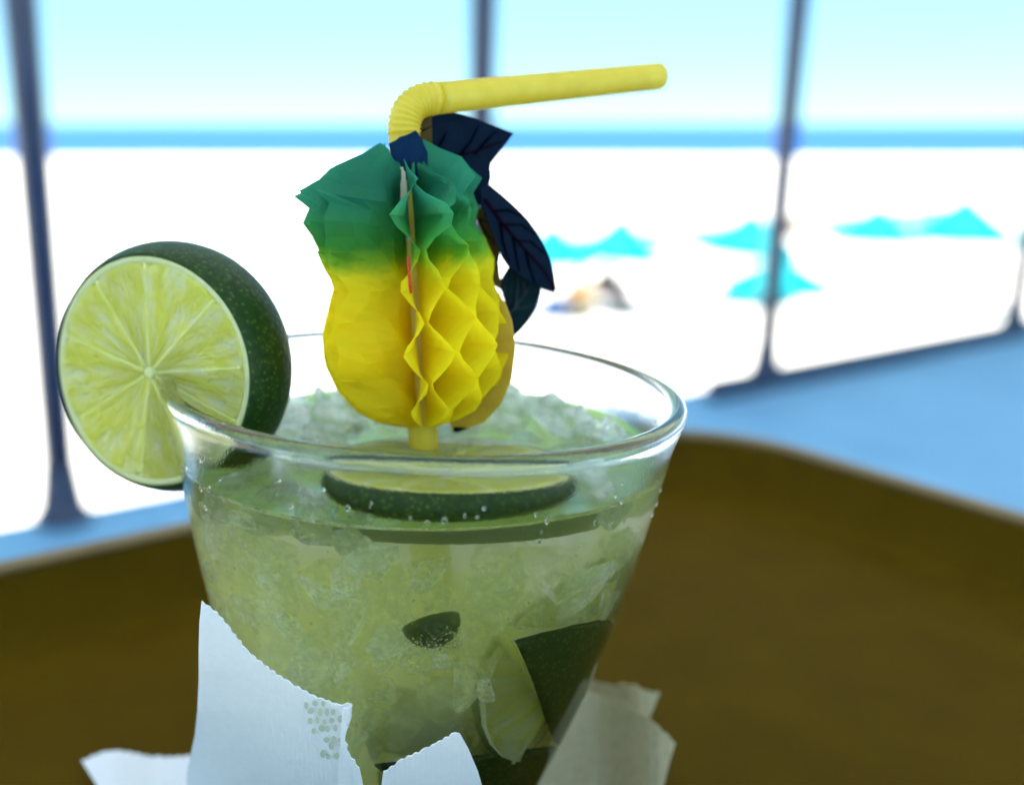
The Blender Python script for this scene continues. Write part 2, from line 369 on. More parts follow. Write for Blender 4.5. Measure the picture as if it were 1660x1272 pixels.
# beige low wall on the sand, parallel to the deck
w0 = at_z(868, 421, -3.0); w1 = at_z(1236, 386, -3.0); wd = (w1 - w0).normalized()
wt = empty('beach_wall', w0); tag(wt, 'low beige wall crossing the sand behind the turquoise umbrellas', 'wall')
wr = wd.to_track_quat('X', 'Z').to_matrix()
for k in range(14):
    bm = bmesh.new(); box(bm, wd * (k * 1.6 + 0.8) + Vector((0, 0, 0.3)), (1.57, 0.3, 0.60), wr); bevel(bm, 0.02, 1)
    obj('wall_block', bm, M['wall'], wt)
# umbrellas
def canopy_mesh(Rr, h, drop):
    bm = bmesh.new(); top = bm.verts.new((0, 0, h)); n8 = 8; rows = []
    for t in (0.35, 0.7, 1.0):
        row = []
        for k in range(n8 * 3):
            a_ = 2 * math.pi * k / (n8 * 3); s = 1 - 0.045 * (k % 3 != 0)
            row.append(bm.verts.new((Rr * t * s * math.cos(a_), Rr * t * s * math.sin(a_), h * (1 - t) ** 1.15)))
        rows.append(row)
    val = [bm.verts.new((v.co.x * 1.005, v.co.y * 1.005, -drop)) for v in rows[-1]]
    join_rings(bm, [[top]] + rows + [val])
    bmesh.ops.solidify(bm, geom=bm.faces[:], thickness=0.006)
    return bm
def umbrella(px, py_mid, d, label, Rr=0.95, h=0.5, tilt=0.0, taz=0.0, zc=None):
    c = at_y(px, py_mid, d)
    base = Vector((c.x, c.y, -3.0)); H = c.z + 3.0
    r0 = empty('beach_umbrella', base); tag(r0, label, 'umbrella', 'turquoise umbrellas on the sand')
    c_ = obj('canopy', canopy_mesh(Rr, h, 0.12), M['canopy'], r0, False)
    c_.location = (0, 0, H - 0.12); c_.rotation_euler = (tilt * math.cos(taz), tilt * math.sin(taz), 0)
    obj('pole', lathe([(0, -0.3), (0.022, -0.3), (0.022, H + h * 0.7), (0, H + h * 0.7)], 12), M['pole'], r0, True)
    for k in range(8):
        a_ = k * math.pi / 4
        q = [Vector((0.02 * math.cos(a_), 0.02 * math.sin(a_), h - 0.12)), Vector((Rr * 0.9 * math.cos(a_), Rr * 0.9 * math.sin(a_), 0.02))]
        rb = obj('rib', pipe(q, [0.006, 0.006], 6), M['pole'], r0); rb.location = c_.location; rb.rotation_euler = c_.rotation_euler
    return base
umbrella(895, 408, 21.5, 'turquoise beach umbrella half hidden behind the dark paper leaf', 0.95, 0.75)
umbrella(1002, 402, 21.5, 'peaked turquoise beach umbrella just clear of the dark paper leaf', 0.95, 0.85, 0.1, 1.5)
umbrella(1212, 392, 23, 'turquoise beach umbrella next to the post on the dark kerb rail', 1.15, 0.85, 0.08, 1.0)
umbrella(1262, 446, 15, 'lowest turquoise beach umbrella, crossed by the post on the kerb rail', 0.8, 0.45)
umbrella(1420, 376, 25, 'smaller of two turquoise umbrellas standing side by side on open sand', 1.1, 0.8)
umbrella(1560, 372, 22, 'larger of two turquoise umbrellas standing side by side on open sand', 1.15, 0.85)

# beach chairs and seated people under the umbrellas
def beach_chair(loc, rz, fab, label):
    r0 = empty('beach_chair', loc); r0.rotation_euler[2] = rz; tag(r0, label, 'chair', 'beach chairs on the sand')
    bm = bmesh.new(); box(bm, (0, 0, 0.26), (0.52, 0.5, 0.02)); obj('seat', bm, fab, r0)
    bm = bmesh.new(); box(bm, (0, 0.40, 0.54), (0.52, 0.02, 0.62), Matrix.Rotation(R(-28), 3, 'X')); obj('backrest', bm, fab, r0)
    for s in (-1, 1):
        obj('leg', pipe([Vector((s * 0.28, -0.28, 0)), Vector((s * 0.28, 0.30, 0.30))], [0.012] * 2, 8), M['pole'], r0)
        obj('leg', pipe([Vector((s * 0.28, 0.34, 0)), Vector((s * 0.28, -0.28, 0.28))], [0.012] * 2, 8), M['pole'], r0)
        obj('armrest', pipe([Vector((s * 0.28, -0.22, 0.44)), Vector((s * 0.28, 0.32, 0.46))], [0.018] * 2, 8), M['pole'], r0)
def person(loc, rz, shirt, label):
    """seated figure, one skinned body; feet on the sand, hips on the chair"""
    r0 = empty('person', loc); r0.rotation_euler[2] = rz; tag(r0, label, 'person', 'people sitting under the umbrellas')
    J = {'pel': (0, 0.10, 0.36, .13), 'bel': (0, 0.16, 0.52, .125), 'che': (0, 0.24, 0.74, .135), 'nek': (0, 0.27, 0.90, .055), 'hd1': (0, 0.25, 1.0, .085), 'hd2': (0, 0.24, 1.10, .085)}
    E_ = [('pel', 'bel'), ('bel', 'che'), ('che', 'nek'), ('nek', 'hd1'), ('hd1', 'hd2')]
    for s, t in ((-1, 'l'), (1, 'r')):
        J.update({t + 'sh': (s * .18, .24, .83, .06), t + 'el': (s * .25, .12, .60, .042), t + 'wr': (s * .2, -.1, .50, .03), t + 'fi': (s * .17, -.2, .48, .026),
                  t + 'hip': (s * .1, .04, .36, .09), t + 'kn': (s * .13, -.36, .46, .062), t + 'an': (s * .13, -.52, .07, .042), t + 'to': (s * .14, -.68, .03, .03)})
        E_ += [('che', t + 'sh'), (t + 'sh', t + 'el'), (t + 'el', t + 'wr'), (t + 'wr', t + 'fi'), ('pel', t + 'hip'), (t + 'hip', t + 'kn'), (t + 'kn', t + 'an'), (t + 'an', t + 'to')]
    ks = list(J); me = bpy.data.meshes.new('body'); me.from_pydata([J[k][:3] for k in ks], [(ks.index(a), ks.index(b)) for a, b in E_], [])
    me.materials.append(M['skin']); b = bpy.data.objects.new('body', me); col.objects.link(b); b.parent = r0
    sk = b.modifiers.new('skin', 'SKIN'); sk.use_smooth_shade = True
    for i, k in enumerate(ks):
        me.skin_vertices[0].data[i].radius = (J[k][3],) * 2; me.skin_vertices[0].data[i].use_root = (k == 'pel')
    b.modifiers.new('sub', 'SUBSURF').levels = 1
    bm = lathe([(0.0, 0.30), (.15, .31), (.162, .36), (.15, .5), (.165, .72), (.16, .8), (.09, .87), (.0, .875)], 20)
    for v in bm.verts: v.co = Vector((v.co.x * 1.08, v.co.y * 0.95 + 0.09 + (v.co.z - 0.36) * 0.37, v.co.z))
    obj('shirt', bm, shirt, r0, True)
    bm = bmesh.new(); bmesh.ops.create_uvsphere(bm, u_segments=14, v_segments=10, radius=0.1)
    for v in bm.verts: v.co = Vector((v.co.x * 0.95, v.co.y + 0.268, v.co.z + 1.09))
    obj('hair', bm, M['hair'], r0, True)
g0 = at_z(925, 520, -3.0); g1 = at_z(985, 500, -3.0); g2 = at_z(890, 538, -3.0)
beach_chair(g0, R(200), M['fabric_tan'], 'ochre beach chair holding the person in a coral shirt')
person(g0, R(200), M['fabric_red'], 'person in a coral shirt sitting on the ochre beach chair')
beach_chair(g1, R(160), M['fabric_grey'], 'grey beach chair holding the person in a grey shirt')
person(g1, R(160), M['fabric_grey'], 'person in a grey shirt sitting on the grey beach chair')
beach_chair(g2, R(185), M['fabric_blue'], 'empty blue beach chair behind the tip of the paper leaf')
g3 = at_z(1018, 512, -3.0); beach_chair(g3, R(140), M['fabric_grey'], 'empty grey beach chair alone on the white sand')

# ------------------------------------------------------------------ table and tray
TZ = 0.769
tc_ = un(0.07, 0.105)
tb = empty('table', (tc_.x, tc_.y, 0)); tag(tb, 'small round table hidden under the brown tray', 'table')
obj('table_top', lathe([(0, TZ - 0.03), (0.135, TZ - 0.03), (0.14, TZ - 0.026), (0.14, TZ - 0.008), (0.136, TZ - 0.0045), (0, TZ - 0.0045)], 48), M['table'], tb, False)
obj('pedestal', lathe([(0, 0.02), (0.03, 0.02), (0.03, TZ - 0.03), (0, TZ - 0.03)], 24), M['table'], tb, True)
obj('foot', lathe([(0, 0.001), (0.2, 0.001), (0.2, 0.01), (0.05, 0.025), (0, 0.025)], 36), M['table'], tb, False)
def rrect(u0, u1, n0, n1, rad, z, seg=10):
    pts = []
    for cu, cn, a0 in ((u1 - rad, n1 - rad, 0), (u0 + rad, n1 - rad, 90), (u0 + rad, n0 + rad, 180), (u1 - rad, n0 + rad, 270)):
        for k in range(seg + 1):
            a = R(a0 + 90 * k / seg); pts.append(un(cu + rad * math.cos(a), cn + rad * math.sin(a), z))
    return pts
def tray_ring(off, z): return rrect(-0.165 - off, 0.299 + off, -0.055 - off, 0.2545 + off, 0.040 + off, z)
ty = empty('serving_tray', (tc_.x, tc_.y, TZ - 0.004)); tag(ty, 'brown rectangular serving tray with raised rim under the drink', 'tray')
bm = bmesh.new()
prof = [(-0.02, TZ), (-0.004, TZ), (-0.001, TZ + 0.0006), (0.002, TZ + 0.003), (0.0085, TZ + 0.0185)]
rings = [[bm.verts.new(p_) for p_ in tray_ring(o_, z)] for o_, z in prof]
ctr = bm.verts.new(un(0.067, 0.1, TZ)); join_rings(bm, [[ctr]] + rings)
prof2 = [(0.0135, TZ + 0.0185), (0.007, TZ + 0.001), (0.004, TZ - 0.003), (-0.01, TZ - 0.004)]
rings2 = [[bm.verts.new(p_) for p_ in tray_ring(o_, z)] for o_, z in prof2]
c2 = bm.verts.new(un(0.067, 0.1, TZ - 0.004)); join_rings(bm, rings2 + [[c2]])
bmesh.ops.recalc_face_normals(bm, faces=bm.faces[:])
tw = ty.matrix_world.inverted()
inv = Matrix.Translation(-Vector(ty.location))
bm.transform(inv); obj('tray_body', bm, M['tray'], ty, True)
bm = bmesh.new()
prof3 = [(0.0083, TZ + 0.0180), (0.0085, TZ + 0.0197), (0.0098, TZ + 0.0206), (0.0122, TZ + 0.0206), (0.0137, TZ + 0.0197), (0.0137, TZ + 0.0180)]
join_rings(bm, [[bm.verts.new(p_) for p_ in tray_ring(o_, z)] for o_, z in prof3], close=True)
bmesh.ops.recalc_face_normals(bm, faces=bm.faces[:]); bm.transform(inv); obj('rolled_rim', bm, M['tray_rim'], ty, True)

# ------------------------------------------------------------------ the glass and the drink
cm = 0.01
TILT = R(2.4)
GB = Vector((0.0015, 0.1725, TZ + 0.0014))
GM = Matrix.Translation(GB) @ Matrix.Rotation(TILT, 4, 'Y')
GH = 8.6
OUT = [(0, 2.05), (0.3, 2.15), (1.0, 2.38), (1.6, 2.60), (2.4, 2.88), (3.3, 3.19), (4.2, 3.44), (5.1, 3.66), (6.2, 3.90), (7.3, 4.10), (8.15, 4.26), (8.53, 4.33)]
def spline(tab, z):
    for (z0, r0), (z1, r1) in zip(tab[:-1], tab[1:]):
        if z <= z1: return r0 + (r1 - r0) * (z - z0) / (z1 - z0)
    return tab[-1][1]
def smooth_r(z):
    return (spline(OUT, z - 0.35) + spline(OUT, z) * 2 + spline(OUT, z + 0.35)) / 4 if 0.4 < z < 8.18 else spline(OUT, z)
WALL = 0.22
def r_in(z): return smooth_r(z) - WALL - (0.35 * max(0, 1.2 - z) ** 2)
LVL = 7.66           # drink level (cm above base, on the axis)
def contact(phi):
    z = LVL
    for _ in range(6): z = LVL + r_in(z) * math.cos(phi) * math.tan(TILT)
    return z
SEG = 128
gr = empty('drinking_glass'); gr.matrix_world = GM; tag(gr, 'clear flared tumbler holding the pale green iced drink', 'glass')
bm = bmesh.new()
def ringf(f, zf):
    out = []
    for k in range(SEG):
        ph = 2 * math.pi * k / SEG; z = zf(ph); r_ = f(z); out.append(bm.verts.new((r_ * cm * math.cos(ph), r_ * cm * math.sin(ph), z * cm)))
    return out
rings = [[bm.verts.new((0, 0, 0.25 * cm))], ringf(lambda z: 1.5, lambda p_: 0.22), ringf(lambda z: 1.8, lambda p_: 0.06), ringf(lambda z: 1.95, lambda p_: 0.0), ringf(lambda z: 2.03, lambda p_: 0.03)]
zz = 0.15
while zz < 8.38: rings.append(ringf(smooth_r, lambda p_, z=zz: z)); zz += 0.25
# rolled, slightly thick rim
rc, zc, rt = 4.245, 8.60, 0.145
for a in range(-20, 201, 20):
    rings.append(ringf(lambda z, a=a: rc + rt * math.cos(R(a)), lambda p_, a=a: zc + rt * 1.1 * math.sin(R(a))))
n_in = 4
for i in range(n_in + 1):
    t = i / n_in
    rings.append(ringf(lambda z: r_in(z), lambda p_, t=t: 8.38 * (1 - t) + contact(p_) * t))
join_rings(bm, rings)
for f in bm.faces: f.normal_update()
bmesh.ops.recalc_face_normals(bm, faces=bm.faces[:])
gl = obj('glass_body', bm, M['wet_glass'], gr, True)
# droplets clinging inside and outside below the rim
bm = bmesh.new(); rr = random.Random(11)
for k in range(150):
    ph = R(rr.uniform(180, 360)); z = rr.uniform(7.0, 8.15) if k < 90 else rr.uniform(2.5, 7.6)
    s = rr.uniform(0.012, 0.045) if k < 90 else rr.uniform(0.006, 0.016)
    inner = k < 45
    r_ = (r_in(z) + 0.003 if inner else smooth_r(z) - 0.003)
    if inner and z < contact(ph) + 0.08: continue
    Mx = Matrix.Translation((r_ * cm * math.cos(ph), r_ * cm * math.sin(ph), z * cm)) @ Matrix.Rotation(ph, 4, 'Z') @ Matrix.Diagonal((0.55, 1, rr.uniform(0.9, 1.7), 1))
    bmesh.ops.create_icosphere(bm, subdivisions=2, radius=s * cm, matrix=Mx)
tag(obj('droplets', bm, M['droplet'], gr, True), kind='stuff')

# the drink itself, filling the glass
dr = bmesh.new(); bm = dr
rings = []
NS = 14
for i in range(NS + 1):
    t = i / NS; rings.append(ringf(lambda z: r_in(z), lambda p_, t=t: contact(p_) * (1 - t) + 0.75 * t))
rings.append(ringf(lambda z: 1.2, lambda p_: 0.62)); rings.append([bm.verts.new((0, 0, 0.6 * cm))])
rings[-1] = rings[-1]
join_rings(bm, list(reversed(rings)), 0)
tops = [rings[0]]
for q in (0.985, 0.95, 0.85, 0.7, 0.55, 0.4, 0.25, 0.1):
    rowv = []
    for k in range(SEG):
        ph = 2 * math.pi * k / SEG; r_ = r_in(contact(ph)) * q
        z = LVL + r_ * math.cos(ph) * math.tan(TILT) - (0.05 if q < 0.99 else 0) - (0.02 if q < 0.96 else 0)
        z += 0.02 * math.sin(5 * ph + q * 9) * (q < 0.96)
        rowv.append(bm.verts.new((r_ * cm * math.cos(ph), r_ * cm * math.sin(ph), z * cm)))
    tops.append(rowv)
tops.append([bm.verts.new((0, 0, (LVL - 0.07) * cm))])
join_rings(bm, tops, 1)
bmesh.ops.recalc_face_normals(bm, faces=bm.faces[:])
dk = obj('drink', bm, [M['drink_side'], M['drink_top']], None, True, GM)
tag(dk, 'cloudy pale green lime drink filling the glass', 'drink')

# ------------------------------------------------------------------ ice
def ice_mesh(seed, flat=1.0):
    """angular splinter of crushed ice: hull of a few random points, edges lightly melted"""
    rr = random.Random(seed); bm = bmesh.new()
    sx, sy, sz = rr.uniform(0.9, 1.4), rr.uniform(0.7, 1.0), rr.uniform(0.45, 0.75) * flat
    for _ in range(11):
        v = Vector((rr.gauss(0, 1), rr.gauss(0, 1), rr.gauss(0, 1))).normalized() * rr.uniform(0.75, 1.1)
        bm.verts.new((v.x * sx, v.y * sy, v.z * sz))
    h = bmesh.ops.convex_hull(bm, input=bm.verts[:]); bmesh.ops.delete(bm, geom=[e for e in h['geom_interior'] if isinstance(e, bmesh.types.BMVert)], context='VERTS')
    bmesh.ops.bevel(bm, geom=bm.edges[:] + bm.verts[:], offset=0.09, segments=2, affect='EDGES', profile=0.6, clamp_overlap=True)
    bmesh.ops.recalc_face_normals(bm, faces=bm.faces[:])
    me = bpy.data.meshes.new('ice'); bm.to_mesh(me); bm.free()
    for p_ in me.polygons: p_.use_smooth = True
    return me
ICE = [ice_mesh(s) for s in range(12)]
SNK = [ice_mesh(20 + s, 1.3) for s in range(9)]
for m_ in ICE: m_.materials.append(M['ice'])
for m_ in SNK: m_.materials.append(M['sunk_ice'])
def glass_pt(r_, ph, z): return GM @ Vector((r_ * cm * math.cos(ph), r_ * cm * math.sin(ph), z * cm))
rr = random.Random(5)
def put_ice(me, loc, s, label, group):
    o = bpy.data.objects.new('ice_chunk', me); col.objects.link(o)
    o.location = loc; o.rotation_euler = [rr.uniform(0, 6.28) for _ in range(3)]; o.scale = (s, s, s)
    tag(o, label, 'ice', group)
placed = []
def free(p_, d):
    return all((p_ - q).length > (d + e) * 0.5 for q, e in placed)
k = 0; tries = 0
while k < 60 and tries < 9000:
    tries += 1
    ph = rr.uniform(0, 6.283); s = rr.uniform(0.4, 0.78)
    rad = rr.uniform(1.2, 3.85 - s) if k > 34 else rr.uniform(2.7, 4.0 - s)
    lz = LVL + rad * math.cos(ph) * math.tan(TILT) + rr.uniform(-0.16, 0.1) + (-0.06 if 0.5 < ph < 2.8 and rad > 2.4 else -0.2)
    P = glass_pt(rad, ph, lz)
    if (Vector((P.x, P.y)) - Vector((0.009, 0.160))).length < 0.0205 + s * cm * 0.6: continue     # room for the floating lime
    if not free(P, s * cm): continue
    placed.append((P, s * cm)); k += 1
    put_ice(ICE[k % 12], P, s * cm, 'clear crushed ice chunk floating on top of the drink', 'floating crushed ice')
placed2 = []; k = 0; tries = 0
while k < 90 and tries < 9000:
    tries += 1
    ph = R(rr.uniform(165, 375)); s = rr.uniform(0.35, 0.9); z = rr.uniform(3.2, 6.6) if ph > 4.7 else rr.uniform(2.2, 6.6)
    rad = r_in(z) - s * 1.15 - rr.uniform(0.0, 0.8); P = glass_pt(rad, ph, z)
    if any((P - q).length < (s * cm + e) * 0.5 for q, e in placed2): continue
    placed2.append((P, s * cm)); k += 1
    put_ice(SNK[k % 9], P, s * cm, 'cloudy crushed ice chunk sunk in the green drink', 'sunken crushed ice')

FRO = [ice_mesh(50 + q, 1.2) for q in range(6)]
for m_ in FRO: m_.materials.append(M['frosted_ice'])
for k in range(34):
    ph = R(rr.uniform(188, 275)) if k < 24 else R(rr.uniform(275, 345)); s = rr.uniform(0.28, 0.6); z = rr.uniform(4.6, 7.2)
    put_ice(FRO[k % 6], glass_pt(r_in(z) - s * 1.05 - rr.uniform(0, 0.25), ph, z), s * cm, 'white frosted ice splinter near the glass wall under the drink surface', 'frosted ice splinters')
bm = bmesh.new(); rr2 = random.Random(77)
for k in range(420):
    ph = R(rr2.uniform(185, 355)); z = rr2.uniform(1.6, 7.2) if k % 2 else rr2.uniform(5.6, 7.4); s_ = 0.006 + 0.022 * rr2.random() ** 3
    r_ = r_in(z) - s_ - rr2.uniform(0.002, 0.12)
    bmesh.ops.create_icosphere(bm, subdivisions=1, radius=s_ * cm, matrix=Matrix.Translation((r_ * cm * math.cos(ph), r_ * cm * math.sin(ph), z * cm)))
for k in range(170):        # bubbles caught under the small lime piece
    a_ = rr2.uniform(0, 6.283); q_ = rr2.random() ** 0.6; px_, py_ = 716 + 46 * q_ * math.cos(a_), 1032 + 24 * q_ * math.sin(a_)
    w_ = GM.inverted() @ at_y(px_, py_, 0.1365); ph = math.atan2(w_.y, w_.x); z = w_.z / cm; s_ = 0.008 + 0.02 * rr2.random() ** 2
    r_ = r_in(z) - s_ - rr2.uniform(0.002, 0.06)
    bmesh.ops.create_icosphere(bm, subdivisions=1, radius=s_ * cm, matrix=Matrix.Translation((r_ * cm * math.cos(ph), r_ * cm * math.sin(ph), z * cm)))
bo = obj('bubbles', bm, M['bubble'], dk, True); tag(bo, kind='stuff')

# ------------------------------------------------------------------ limes
def lime_wheel(label, Mw, R0, R1, R2, T, cat='lime', nseg=10, seed=1, wobble=0.03):
    """wheel: +Z is the cut face seen; R0 face radius, R1 radius at mid thickness, R2 back radius (cm)"""
    rr = random.Random(seed)
    r0 = empty('lime_slice'); r0.matrix_world = Mw; tag(r0, label, cat)
    def wob(ph): return 1 + wobble * (math.sin(2 * ph + 0.7) * 0.6 + math.sin(3 * ph + 2) * 0.4)
    def ringw(bm, r_, z):
        return [bm.verts.new((r_ * wob(2 * math.pi * k / 96) * cm * math.cos(2 * math.pi * k / 96), r_ * wob(2 * math.pi * k / 96) * cm * math.sin(2 * math.pi * k / 96), z * cm)) for k in range(96)]
    bm = bmesh.new(); th = 0.05
    pr = [(R0 - th, 0.0), (R0 - 0.02, 0.005), (R0, -0.02)]
    for i in range(1, 9):
        t = i / 8; pr.append(((1 - t) ** 2 * R0 + 2 * t * (1 - t) * (2 * R1 - (R0 + R2) / 2) + t * t * R2, -T * t))
    pr += [(R2 - 0.02, -T - 0.02), (R2 - th, -T)]
    for i in range(7, 0, -1):
        t = i / 8; pr.append(((1 - t) ** 2 * R0 + 2 * t * (1 - t) * (2 * R1 - (R0 + R2) / 2) + t * t * R2 - th, -T * t))
    join_rings(bm, [ringw(bm, a, b) for a, b in pr], close=True); bmesh.ops.recalc_face_normals(bm, faces=bm.faces[:])
    obj('rind', bm, M['rind'], r0, True)
    pt = 0.10
    Rp, Rs, Rb = R0 - th - 0.004, R0 - th - pt, R2 - th - pt
    bm = bmesh.new()
    join_rings(bm, [ringw(bm, Rs - 0.03, -0.05), ringw(bm, Rs, -0.012), ringw(bm, Rp, -0.004), ringw(bm, (Rp + R1 - th) / 2, -T * 0.5), ringw(bm, R2 - th - 0.004, -T + 0.004), ringw(bm, Rb, -T + 0.012), ringw(bm, Rs + (R1 - R0) * 0.5, -T * 0.5)], close=True)
    bmesh.ops.recalc_face_normals(bm, faces=bm.faces[:]); obj('pith', bm, M['pith'], r0, True)
    obj('core', lathe([(0, 0.01), (0.07, 0.015), (0.13, -0.01), (0.13, -T + 0.01), (0.07, -T), (0, -T)], 20).__class__ and scaled(lathe([(0, 0.012), (0.05, 0.015), (0.09, 0.0), (0.11, -0.03), (0.11, -T + 0.01), (0.05, -T), (0, -T)], 20), cm), M['pith'], r0, True)
    edges = [2 * math.pi * (k + rr.uniform(-0.27, 0.27)) / nseg for k in range(nseg)]
    for k in range(nseg):
        a0, a1 = edges[k], edges[(k + 1) % nseg] + (2 * math.pi if k == nseg - 1 else 0)
        bm = bmesh.new(); box(bm, Vector((math.cos(a0), math.sin(a0), 0)) * (Rs * 0.53 * cm) + Vector((0, 0, -T * 0.5 * cm)), (Rs * 0.92 * cm, 0.022 * cm, (T - 0.01) * cm), Matrix.Rotation(a0, 3, 'Z')); obj('membrane', bm, M['membrane'], r0)
        bm = bmesh.new(); am = (a0 + a1) / 2
        def outline(inset, z, dR):
            pts = []; na = 9; g = 0.011 + inset
            Ro = Rs + dR - 0.015 - inset
            for i in range(na + 1):
                t = i / na; a = a0 + (a1 - a0) * t
                ro = Ro * wob(a) * (1 - 0.05 * (abs(2 * t - 1) ** 6))
                ga = g / ro; a = a0 + ga + (a1 - a0 - 2 * ga) * t; pts.append((ro, a))
            for rr_, sgn in ((0.75, 1), (0.4, 1), (0.06, 0), (0.4, -1), (0.75, -1)):
                ro = Rs * rr_; ga = min(g / ro, (a1 - a0) * 0.42)
                pts.append((ro if sgn else ro, a1 - ga if sgn > 0 else (a0 + ga if sgn < 0 else am)))
            return [bm.verts.new((r_ * cm * math.cos(a), r_ * cm * math.sin(a), z * cm)) for r_, a in pts]
        rgs = [outline(0.05, 0.003 + rr.uniform(0, 0.004), 0), outline(0.004, 0.001, 0), outline(0.0, -0.002, 0), outline(0.0, -T * 0.5, (R1 - R0) * 0.5), outline(0.0, -T + 0.03, (R2 - R0) * 0.8), outline(0.06, -T - 0.004, (R2 - R0) * 0.8)]
        join_rings(bm, rgs)
        for ring_ in (rgs[0], rgs[-1]):
            c = sum((v.co for v in ring_), Vector()) / len(ring_); cv = bm.verts.new(c)
            for i in range(len(ring_)): bm.faces.new((cv, ring_[i], ring_[(i + 1) % len(ring_)]))
        bmesh.ops.recalc_face_normals(bm, faces=bm.faces[:])
        obj('segment', bm, M['flesh'], r0, False)
    return r0
def scaled(bm, s):
    for v in bm.verts: v.co *= s
    return bm
def frame_from_normal(c, nrm, upv=Vector((0, 0, 1))):
    z = nrm.normalized(); x = upv.cross(z).normalized(); y = z.cross(x)
    Mx = Matrix((x, y, z)).transposed().to_4x4(); Mx.translation = c; return Mx
yaw = R(25)
lime_wheel('thick lime wheel slotted upright over the rim of the glass', frame_from_normal(at_y(241, 604, 0.1690), Vector((-math.sin(yaw), -math.cos(yaw), 0.06))) @ Matrix.Rotation(R(14), 4, 'Z'), 2.0, 2.17, 2.14, 1.02, nseg=9, seed=4)
fl = Matrix.Translation(Vector((0.0088, 0.1585, 0.8478))) @ Matrix.Rotation(R(-6), 4, 'X') @ Matrix.Rotation(R(1.0), 4, 'Y')
lime_wheel('lime wheel lying flat on the drink with the straw stuck through it', fl, 1.92, 1.98, 1.9, 0.62, seed=9)
def lime_wedge(label, loc, rot, L=1.9, Rr=1.5, half=R(40), conform=False):
    r0 = empty('lime_wedge'); r0.matrix_world = Matrix.Translation(loc) @ rot.to_4x4(); tag(r0, label, 'lime', 'muddled lime wedges in the drink')
    def shell(ri, ro_, inset, m_, name, ex=1.25 if conform else 1.0):
        bm = bmesh.new(); rows = []
        for i in range(13):
            t = math.sin(math.pi / 2 * (-1 + 2 * i / 12)); s = math.sqrt(max(0.0, 1 - (t * 0.999) ** 2)) ** ex; row = []
            for j in range(9):
                a = -half + inset + (2 * half - 2 * inset) * j / 8; row.append(bm.verts.new((t * L * cm, ro_ * s * cm * math.sin(a), -ro_ * s * cm * math.cos(a))))
            for j in range(8, -1, -1):
                a = -half + inset + (2 * half - 2 * inset) * j / 8; row.append(bm.verts.new((t * L * cm * (0.97), ri * s * cm * math.sin(a), -ri * s * cm * math.cos(a) )))
            rows.append(row)
        if conform:
            Wm = r0.matrix_world; Gi = GM.inverted()
            for row in rows:
                for idx, v in enumerate(row):
                    g_ = Gi @ (Wm @ v.co); rg = math.hypot(g_.x, g_.y); lim = r_in(max(0.8, g_.z / cm)) * cm - 0.0004
                    dep = {'rind': 0.0 if idx < 9 else 0.0008, 'pith': 0.00085 if idx < 9 else 0.002}.get(name)
                    tgt = lim - dep if dep is not None else (lim - 0.0021 if idx < 9 else min(rg, lim - 0.004))
                    g_.x *= tgt / rg; g_.y *= tgt / rg; v.co = Wm.inverted() @ (GM @ g_)
        join_rings(bm, rows); bm.faces.new(rows[0]); bm.faces.new(rows[-1])
        bmesh.ops.recalc_face_normals(bm, faces=bm.faces[:]); obj(name, bm, m_, r0, True)
    shell(Rr - 0.08, Rr, 0, M['rind'], 'rind'); shell(Rr - 0.2, Rr - 0.085, 0.005, M['pith'], 'pith'); shell(0.12, Rr - 0.205, 0.03, M['flesh'], 'segment')
def wedge_at(label, ph, z, off, spin, L, Rr, half=R(42), lift=0.0, conform=False, flip=False):
    """rind turned to the glass wall at angle ph, height z (cm)"""
    outd = (GM.to_3x3() @ Vector((math.cos(ph), math.sin(ph), lift))).normalized()
    c = glass_pt(r_in(z) - off - (0 if flip else Rr), ph, z)
    zax = outd if flip else -outd; x = Vector((0, 0, 1)).cross(zax).normalized(); y = zax.cross(x)
    rot = Matrix((x, y, zax)).transposed() @ Matrix.Rotation(spin, 3, 'Z')
    lime_wedge(label, c, rot, L, Rr, half, conform)
wedge_at('dark lime wedge pressed rind outwards against the side of the glass', R(331), 4.05, 0.03, R(53), 2.1, 1.5, R(38), 0.0, True)
wedge_at('lime wedge lying at the bottom of the glass, rind outwards', R(308), 2.45, 0.06, R(30), 1.8, 1.25, R(40), 0.0, True)
wedge_at('green lime wedge hazy inside the middle of the drink', R(278), 3.3, 0.95, R(60), 1.1, 1.0, R(50), -0.1)
wedge_at('small lime piece with rind edge showing in mid drink', R(273), 5.95, 0.14, R(-24), 0.42, 0.42, R(48), -0.3)
wedge_at('lime wedge with its yellow-green pulp turned outwards beside the dark wedge', R(318), 4.6, 0.3, R(58), 1.7, 1.4, R(55), 0.0, False, True)
wedge_at('lime wedge with its pulp turned outwards low in the drink', R(296), 3.0, 0.7, R(40), 1.5, 1.3, R(50), 0.0, False, True)
wedge_at('lime wedge added to block light, high against the far side of the glass', R(352), 5.6, 0.35, R(20), 1.4, 1.2, R(45), 0.0)  # extra wedge, blocks light so the right of the drink darkens
wedge_at('lime wedge added to block light, low against the back of the glass', R(50), 2.7, 0.3, R(30), 1.5, 1.2, R(45), 0.0)  # extra wedge put in to stop light coming through from behind
wedge_at('lime wedge sunk towards the back of the glass', R(20), 3.9, 0.5, R(70), 1.6, 1.3, R(45), -0.2)

